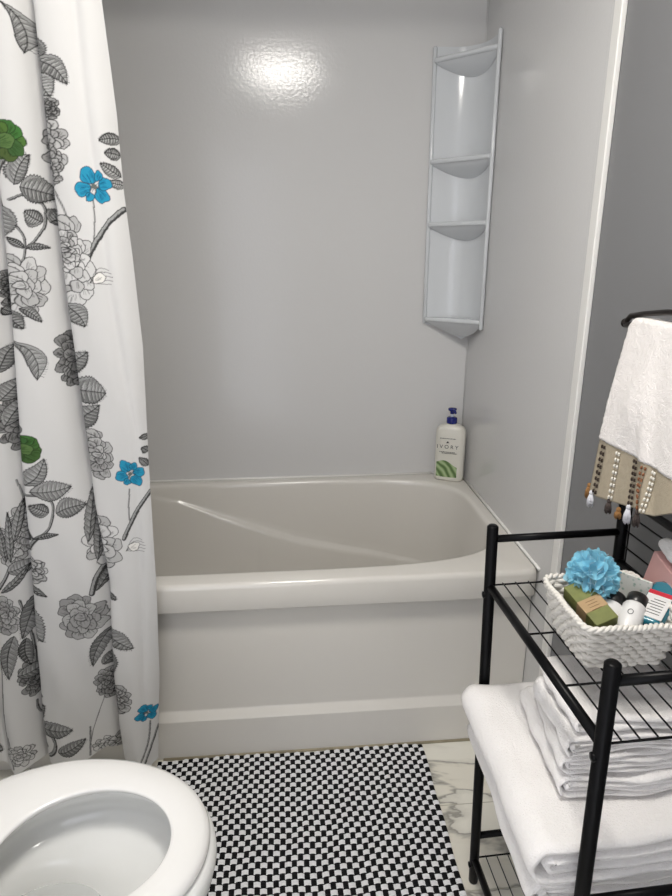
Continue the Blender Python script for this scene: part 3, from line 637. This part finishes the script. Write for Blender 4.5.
# ------------------------------------------------------------------ basket
bx0, bx1, by0, by1, bz0, bh = -.226, -.112, -1.416, -1.304, .7455, .077
bcx, bcy = (bx0+bx1)/2, (by0+by1)/2; bsk = empty('wicker_basket', (bcx, bcy, bz0), 'small white woven basket of toiletries on the top wire shelf', 'basket')
def brow(z, off, wob, phase, N=150, n=9):
    t_ = (z-bz0)/bh; a = (bx1-bx0)/2+.018*t_+off; b_ = (by1-by0)/2+.018*t_+off; out = []
    for k in range(N):
        th = 2*PI*k/N; c, s = math.cos(th), math.sin(th)
        r = (abs(c/a)**n+abs(s/b_)**n)**(-1/n); r += wob*math.sin(26*th+phase)*1.0
        out.append(Vector((bcx+r*c, bcy+r*s, z+.0009*math.sin(9*th+phase*3))))
    return out
mb = MB(); rows_ = 9
for k in range(rows_):
    mb.tube(brow(bz0+.006+k*.0078, 0, .0026, PI*(k % 2)+k*.1), .0040, 8, closed=True)
o = adopt(mb.build('weave', M_basket), bsk)
mb = MB()
for k in range(26):
    th = 2*PI*k/26+.06; c, s = math.cos(th), math.sin(th); pts = []
    for z in (bz0+.002, bz0+bh):
        t_ = (z-bz0)/bh; a = (bx1-bx0)/2+.018*t_; b_ = (by1-by0)/2+.018*t_; r = (abs(c/a)**9+abs(s/b_)**9)**(-1/9); pts.append((bcx+r*c, bcy+r*s, z))
    mb.tube(pts, .002, 6)
mb.rings([brow(bz0+.003, -.001, 0, 0), brow(bz0+bh-.004, -.001, 0, 0)]); adopt(mb.build('stakes', M_basket), bsk)
mb = MB()
for ph in (0, PI):
    base = brow(bz0+bh-.002, .001, 0, 0, 300)
    pts = []
    for k, p in enumerate(base):
        a = 2*PI*k/300*34+ph; d = Vector((p.x-bcx, p.y-bcy, 0)).normalized(); pts.append(p+d*.0022*math.cos(a)+Vector((0, 0, .0022*math.sin(a))))
    mb.tube(pts, .0031, 8, closed=True)
adopt(mb.build('rim', M_basket), bsk)
mb = MB(); mb.rings([brow(bz0+.0005, -.004, 0, 0), brow(bz0+.005, -.004, 0, 0)], True, True); adopt(mb.build('basket_base', M_basket), bsk)

def frame(o_, fwd, upv):                        # matrix: local x = fwd, z ~ upv, origin o_
    f = Vector(fwd).normalized(); y = Vector(upv).cross(f).normalized(); z = f.cross(y)
    return Matrix(((f.x, y.x, z.x, o_[0]), (f.y, y.y, z.y, o_[1]), (f.z, y.z, z.z, o_[2]), (0, 0, 0, 1)))
def place(name, M, label, cat, group=None):
    e = bpy.data.objects.new(name, None); e.empty_display_size = .02; COL.objects.link(e); e.matrix_world = M; tag(e, label, cat, group); return e

# bath pouf
pf = empty('bath_pouf', (-.188, -1.334, .800), 'pale blue mesh bath pouf in the basket', 'bath pouf')
M_pouf = mat('pouf_mesh', (.24, .60, .76), .6, alpha=.82, sheen=.5, spec=.3); pb = M_pouf.node_tree.nodes['Principled BSDF']; pb.inputs['Transmission Weight'].default_value = .15
pc = Vector((-.188, -1.334, .848)); mb = MB(); rr = random.Random(4)
for k in range(46):
    z = 1-2*(k+.5)/46; a = k*2.399; d = Vector((math.sqrt(1-z*z)*math.cos(a), math.sqrt(1-z*z)*math.sin(a), z)); t1 = d.orthogonal().normalized(); t1.rotate(Matrix.Rotation(rr.uniform(0, 6), 3, d)); t2 = d.cross(t1)
    N, Mr = 40, 7; rings_ = []; ph = rr.uniform(0, 6); w_ = rr.uniform(.015, .020); fr = rr.choice((3, 4, 5)); el = rr.uniform(.3, .8)
    for m_ in range(Mr+1):
        s = m_/Mr; ring_ = []
        for i in range(N):
            th = 2*PI*i/N; ruf = 1+.14*s*math.sin(fr*th+ph); rad = w_*(.08+.92*s**.8)*ruf
            hgt = .019+.012*s**.8+.0022*s*math.sin((fr+2)*th+ph*2)
            ring_.append(pc+d*hgt*1.0+t1*rad*math.cos(th)+t2*rad*el*math.sin(th)+d*(.004*s))
        rings_.append(ring_)
    mb.rings(rings_, True, False)
adopt(mb.build('ruffled_mesh', M_pouf), pf)
adopt(MB().tube([pc+Vector((.0, .0, -.03)), pc+Vector((.02, -.005, -.045)), pc+Vector((.03, -.03, -.055))], .0015, 8).build('cord', M_white), pf)

# olive soap box with a kraft band
M_olive = mat('olive_box', (.155, .17, .045), .5, var=(60, .35), bump=(400, .3, .0005)); M_kraft = mat('kraft_paper', (.40, .27, .14), .7, var=(80, .12))
a1, a2 = Vector((-.219, -1.340, .840)), Vector((-.200, -1.411, .818)); d_ = a2-a1
Mx = frame(a1, d_, (-.30, .05, 1)); sb = place('soap_box', Mx, 'olive green soap box with a kraft paper band leaning in the basket', 'box')
Lb = d_.length; wv_, hb_ = .036, .026
MB().box(0, Lb, -wv_/2, wv_/2, -hb_, 0).build('carton', M_olive, sb, smooth=False, bevel=.0015)
MB().box(Lb*.42, Lb*.70, -wv_/2-.0005, wv_/2+.0005, -hb_-.0005, .0006).build('paper_band', M_kraft, sb, smooth=False, bevel=.0006)
mb = MB()
for k in range(4): mb.box(Lb*.49+k*.005, Lb*.49+k*.005+.0008, -.008, .008, .0005, .0009)
mb.build('band_print', mat('tan_print', (.2, .12, .05), .6), sb, smooth=False)

# two hotel bottles
M_tub2 = mat('white_label_plastic', (.76, .75, .74), .3); M_cap = mat('black_cap', (.012, .012, .012), .3)
def small_bottle(a, b_, label, mark):
    a, b_ = Vector(a), Vector(b_); d = b_-a; l = d.length; M = frame(a, d, (-.3, -.3, 1)); e = place('shampoo_bottle', M, label, 'bottle', 'black-capped white bottles in the basket')
    Rz = Matrix.Rotation(PI/2, 4, 'Y'); r = .0168
    MB().lathe([(.001, 0), (r*.9, .0005), (r, .003), (r, l*.68), (r*.92, l*.72), (r*.6, l*.75), (r*.55, l*.76)], Rz, 28).build('bottle_body', M_tub2, e)
    MB().lathe([(r*.84, l*.735), (r*.88, l*.745), (r*.88, l*.98), (r*.8, l), (.001, l)], Rz, 28).build('cap', M_cap, e)
    if mark:
        MB().tube([(l*.40+.0045*math.cos(t), .0035*math.sin(t), r+.0003) for t in np.linspace(0, 2*PI, 20)[:-1]], .0005, 6, closed=True).build('round_mark', M_ink, e)
    else:
        MB().box(l*.35, l*.36, -.005, .005, r-.001, r+.0003).build('printed_line', M_ink, e, smooth=False)
small_bottle((-.196, -1.394, .786), (-.154, -1.348, .819), 'white bottle with black cap next to the pouf', False)
small_bottle((-.172, -1.411, .795), (-.127, -1.361, .822), 'white bottle with black cap and a round mark on its side', True)

# flat printed packet leaning at the back
Mx = frame((-.133, -1.300, .837), (.034, -.045, 0), (-.1, .1, 1)); pk = place('paper_packet', Mx, 'pale patterned paper packet standing at the back of the basket', 'packet')
MB().box(0, .058, -.002, .002, -.06, 0).build('packet', bpy.data.materials.new('packet_print'), pk, smooth=False, bevel=.001)
m = bpy.data.materials['packet_print']; m.use_nodes = True; nt = m.node_tree; b = nt.nodes['Principled BSDF']; tc = nt.nodes.new('ShaderNodeTexCoord'); vo = nt.nodes.new('ShaderNodeTexVoronoi'); vo.inputs['Scale'].default_value = 150
cr = nt.nodes.new('ShaderNodeValToRGB'); e = cr.color_ramp.elements; e[0].color = (.30, .42, .36, 1); e[0].position = .15; e[1].position = .4; e[1].color = (.68, .68, .64, 1)
nt.links.new(tc.outputs['Object'], vo.inputs['Vector']); nt.links.new(vo.outputs['Distance'], cr.inputs[0]); nt.links.new(cr.outputs[0], b.inputs['Base Color'])

# teal bottle with red band and white text label
M_teal = mat('teal_liquid', (.02, .18, .25), .15, coat=.5); M_red = mat('red_band', (.55, .03, .05), .35); M_clear = mat('clear_plastic', (.62, .62, .60), .15, alpha=.75)
Mx = frame((-.135, -1.402, .802), (.050, .046, .018), (-.3, -.3, 1)); tb = place('mouthwash_bottle', Mx, 'teal bottle with a red band and a white text label lying across the basket', 'bottle')
mb = MB(); mb.rings([[Vector((x, y*1.0, z)) for x_, y, z in [(0, p.x, p.y) for p in se_ring(a_, b2_, 3, 0, 40)]] for x, a_, b2_ in ((0, .016, .008), (.003, .019, .010), (.05, .020, .011), (.085, .019, .011), (.095, .010, .008))], True, True); mb.build('bottle_body', M_teal, tb)
MB().box(.006, .055, -.0165, .0165, .0095, .0118).build('text_label', M_tub2, tb, smooth=False, bevel=.0005)
MB().box(.055, .064, -.0168, .0168, .0092, .0119).build('red_band', M_red, tb, smooth=False, bevel=.0005)
mb = MB()
for k in range(6): mb.box(.014+k*.006, .0152+k*.006, -.011, .011-.003*(k % 3), .0116, .0121)
mb.build('label_lines', M_ink, tb, smooth=False)
MB().lathe([(.009, .093), (.0095, .094), (.0095, .108), (.001, .109)], Matrix.Rotation(PI/2, 4, 'Y'), 24).build('cap', M_clear, tb)

# pink box beside the basket
Mx = frame((-.052, -1.268, .7475), (0, -1, -.28), (.0, -.28, 1)); pk = place('pink_box', Mx, 'pale pink box standing on the shelf between the basket and the wall', 'box')
MB().box(0, .085, -.022, 0, .024, .124).build('carton', mat('pink_card', (.66, .38, .36), .5), pk, smooth=False, bevel=.0015)
MB().box(.02, .07, -.0225, .0005, .03, .075).build('printed_panel', mat('orange_print', (.45, .17, .10), .5), pk, smooth=False)
Mx = frame((-.060, -1.300, .878), (-.004, -.045, .0), (0, 0, 1)); ts = place('cotton_pad_roll', Mx, 'white rolled cotton lying on top of the pink box', 'cotton roll')
mb = MB(); mb.tube([(t*.055, .002*math.sin(t*4), .002*math.sin(t*7)) for t in np.linspace(0, 1, 9)], [.008, .011, .0125, .013, .0125, .013, .0125, .011, .007], 20); mb.build('cotton', M_terry, ts)

# ------------------------------------------------------------------ towel holder and hanging towel
th_ = empty('towel_holder', (0, -1.27, 1.215), 'dark bronze curved towel holder on the grey wall', 'towel holder')
arc_ = [(-.078, -1.136, 1.203), (-.078, -1.142, 1.208), (-.077, -1.15, 1.2155), (-.075, -1.19, 1.2225), (-.073, -1.24, 1.229), (-.070, -1.29, 1.232), (-.068, -1.34, 1.229), (-.066, -1.40, 1.22)]
adopt(MB().tube(arc_, .0045, 12).build('upper_arm', M_bronze), th_)
adopt(MB().tube([arc_[0], (-.079, -1.142, 1.200), (-.080, -1.166, 1.204), (-.080, -1.2, 1.204), (-.080, -1.30, 1.201), (-.079, -1.38, 1.199), (-.073, -1.41, 1.205), (-.066, -1.40, 1.22)], .0045, 12).build('lower_arm', M_bronze), th_)
adopt(MB().lathe([(.001, -.006), (.005, -.005), (.0075, 0), (.005, .005), (.001, .006)], Matrix.Translation(arc_[0]) @ Matrix.Rotation(PI/2, 4, 'X'), 16).build('end_knob', M_bronze), th_)
adopt(MB().tube([(-.068, -1.34, 1.229), (-.03, -1.345, 1.222), (0.003, -1.345, 1.22)], .006, 12).build('bracket', M_bronze), th_)
adopt(MB().lathe([(.028, 0), (.028, .004), (.02, .009), (.001, .01)], Matrix.Translation((.005, -1.345, 1.22)) @ Matrix.Rotation(-PI/2, 4, 'Y'), 24).build('wall_plate', M_bronze), th_)

ht = empty('hanging_towel', (-.08, -1.25, .88), 'white terry towel with a beige tasselled border hanging from the wall holder', 'towel')
def barz(y): return float(np.interp(y, [-1.42, -1.30, -1.20, -1.166, -1.136], [1.199, 1.203, 1.206, 1.206, 1.202]))
def hcloth(u, s):
    """u 0..1 far edge -> near edge, s: 0 at the back hem, 1 over the bar (s=1..), 2 at the front hem"""
    yb = -1.166-.24*u; zb_ = barz(yb)+.007-.016*max(0, 1-u/.09)**2
    yl = (-1.156-.26*u)
    if s <= 1:                                  # behind the bar
        t = 1-s; z = zb_-.25*t; x = -.066+.018*t; y = yb+(yl-yb)*t*.7
        x += .004*math.sin(u*9)*t
    else:
        t = s-1; zbot = float(np.interp(u, [0, .1, .35, .7, .88, 1], [.914, .912, .922, .943, .968, .97])); z = zb_+(1.010-zb_)*t/.655 if t < .655 else 1.010+(zbot-1.010)*(t-.655)/.345; y = yb+(yl-yb)*(t**1.1)
        x = -.084-.014*math.sin(min(t*1.4, 1)*PI/2)-.006*t
        x += -.008*math.sin(u*8+1.1)*t-.010*math.exp(-((u-.30)/.10)**2-((t-.42)/.16)**2)-.012*math.exp(-((u-.45-.3*(t-.5))/.07)**2)*t
    k = max(0, 1-abs(s-1)/.06)
    if k > 0: z += -.0+0.002*k; 
    return Vector((x, y, z))
def ribbon(name, s0, s1, m_, nu=70, nsv=130, thick=.006, un=0, u0=0, u1=1):
    rows2 = []
    for j in range(nsv+1):
        s = s0+(s1-s0)*j/nsv; row = []
        for i in range(nu+1):
            u = u0+(u1-u0)*i/nu; p = hcloth(u, s); 
            if un: p += Vector((rnd.uniform(-un, un), rnd.uniform(-un, un)*.5, rnd.uniform(-un, un)*.5))
            row.append(p)
        rows2.append(row)
    # smooth the turn over the bar
    mb = MB(); mb.rings(rows2, closed=False); o = mb.build(name, m_)
    sd = o.modifiers.new('solid', 'SOLIDIFY'); sd.thickness = thick; sd.offset = 0
    return o
SB = 1.655
adopt(ribbon('terry_cloth', 0, SB, M_terry2, thick=.008, un=.0009), ht)
M_linen = mat('beige_linen', (.40, .345, .26), .9, bump=(600, .8, .001), var=(150, .15), spec=.1)
adopt(ribbon('linen_border', SB-.004, 2, M_linen, 70, 30, .004), ht)
# stitched dashes, five columns
dk, wh, ru = mat('brown_thread', (.035, .022, .015), .9), mat('white_thread', (.75, .72, .65), .9), mat('rust_thread', (.22, .09, .04), .9)
cols = [(.085, dk), (.24, wh), (.41, dk), (.54, ru), (.63, wh)]
for u0, m_ in cols:
    mb = MB()
    for k in range(8):
        s = SB+.02+k*.041
        for du in ((-.014, .014) if m_ is not wh else (-.012, .012)):
            a = hcloth(u0+du, s)+Vector((-.0045, 0, 0)); c_ = hcloth(u0+du, s+.020)+Vector((-.0045, 0, 0)); mb.tube([a, a.lerp(c_, .5)+Vector((-.001, 0, 0)), c_], .0017, 6)
    adopt(mb.build('stitching', m_), ht)
M_tw, M_tb, M_tk = mat('white_yarn', (.68, .68, .72), .9), mat('tan_yarn', (.30, .15, .05), .9), mat('brown_yarn', (.06, .045, .04), .9)
def tassel(u, dz, m_, l=.026, dx=0, lean=0, dy=0):
    p = hcloth(u, 2)+Vector((-.004+dx, dy, dz)); mb = MB()
    mb.lathe([(.001, .004), (.0035, .002), (.004, -.001), (.003, -.004)], Matrix.Translation(p), 12)
    for k in range(26):
        a = k*2.399; r = .0055*math.sqrt((k+.5)/26); q_ = p+Vector((r*.35*math.cos(a), r*.35*math.sin(a), -.002)); e2 = p+Vector((r*math.cos(a), r*math.sin(a)+lean, -l+.003*math.sin(k*3)))
        mb.tube([q_, q_.lerp(e2, .5)+Vector((r*.3*math.cos(a), r*.3*math.sin(a), 0)), e2], .0011, 5)
    adopt(mb.build('tassel', m_), ht)
tassel(.0, .006, M_tb, .022, .006, 0, .010); tassel(.05, .002, M_tw, .024); tassel(.22, .0, M_tk, .020, .003); tassel(.30, -.010, M_tb, .014, .004); tassel(.40, 0, M_tw, .026); tassel(.53, -.002, M_tk, .022)
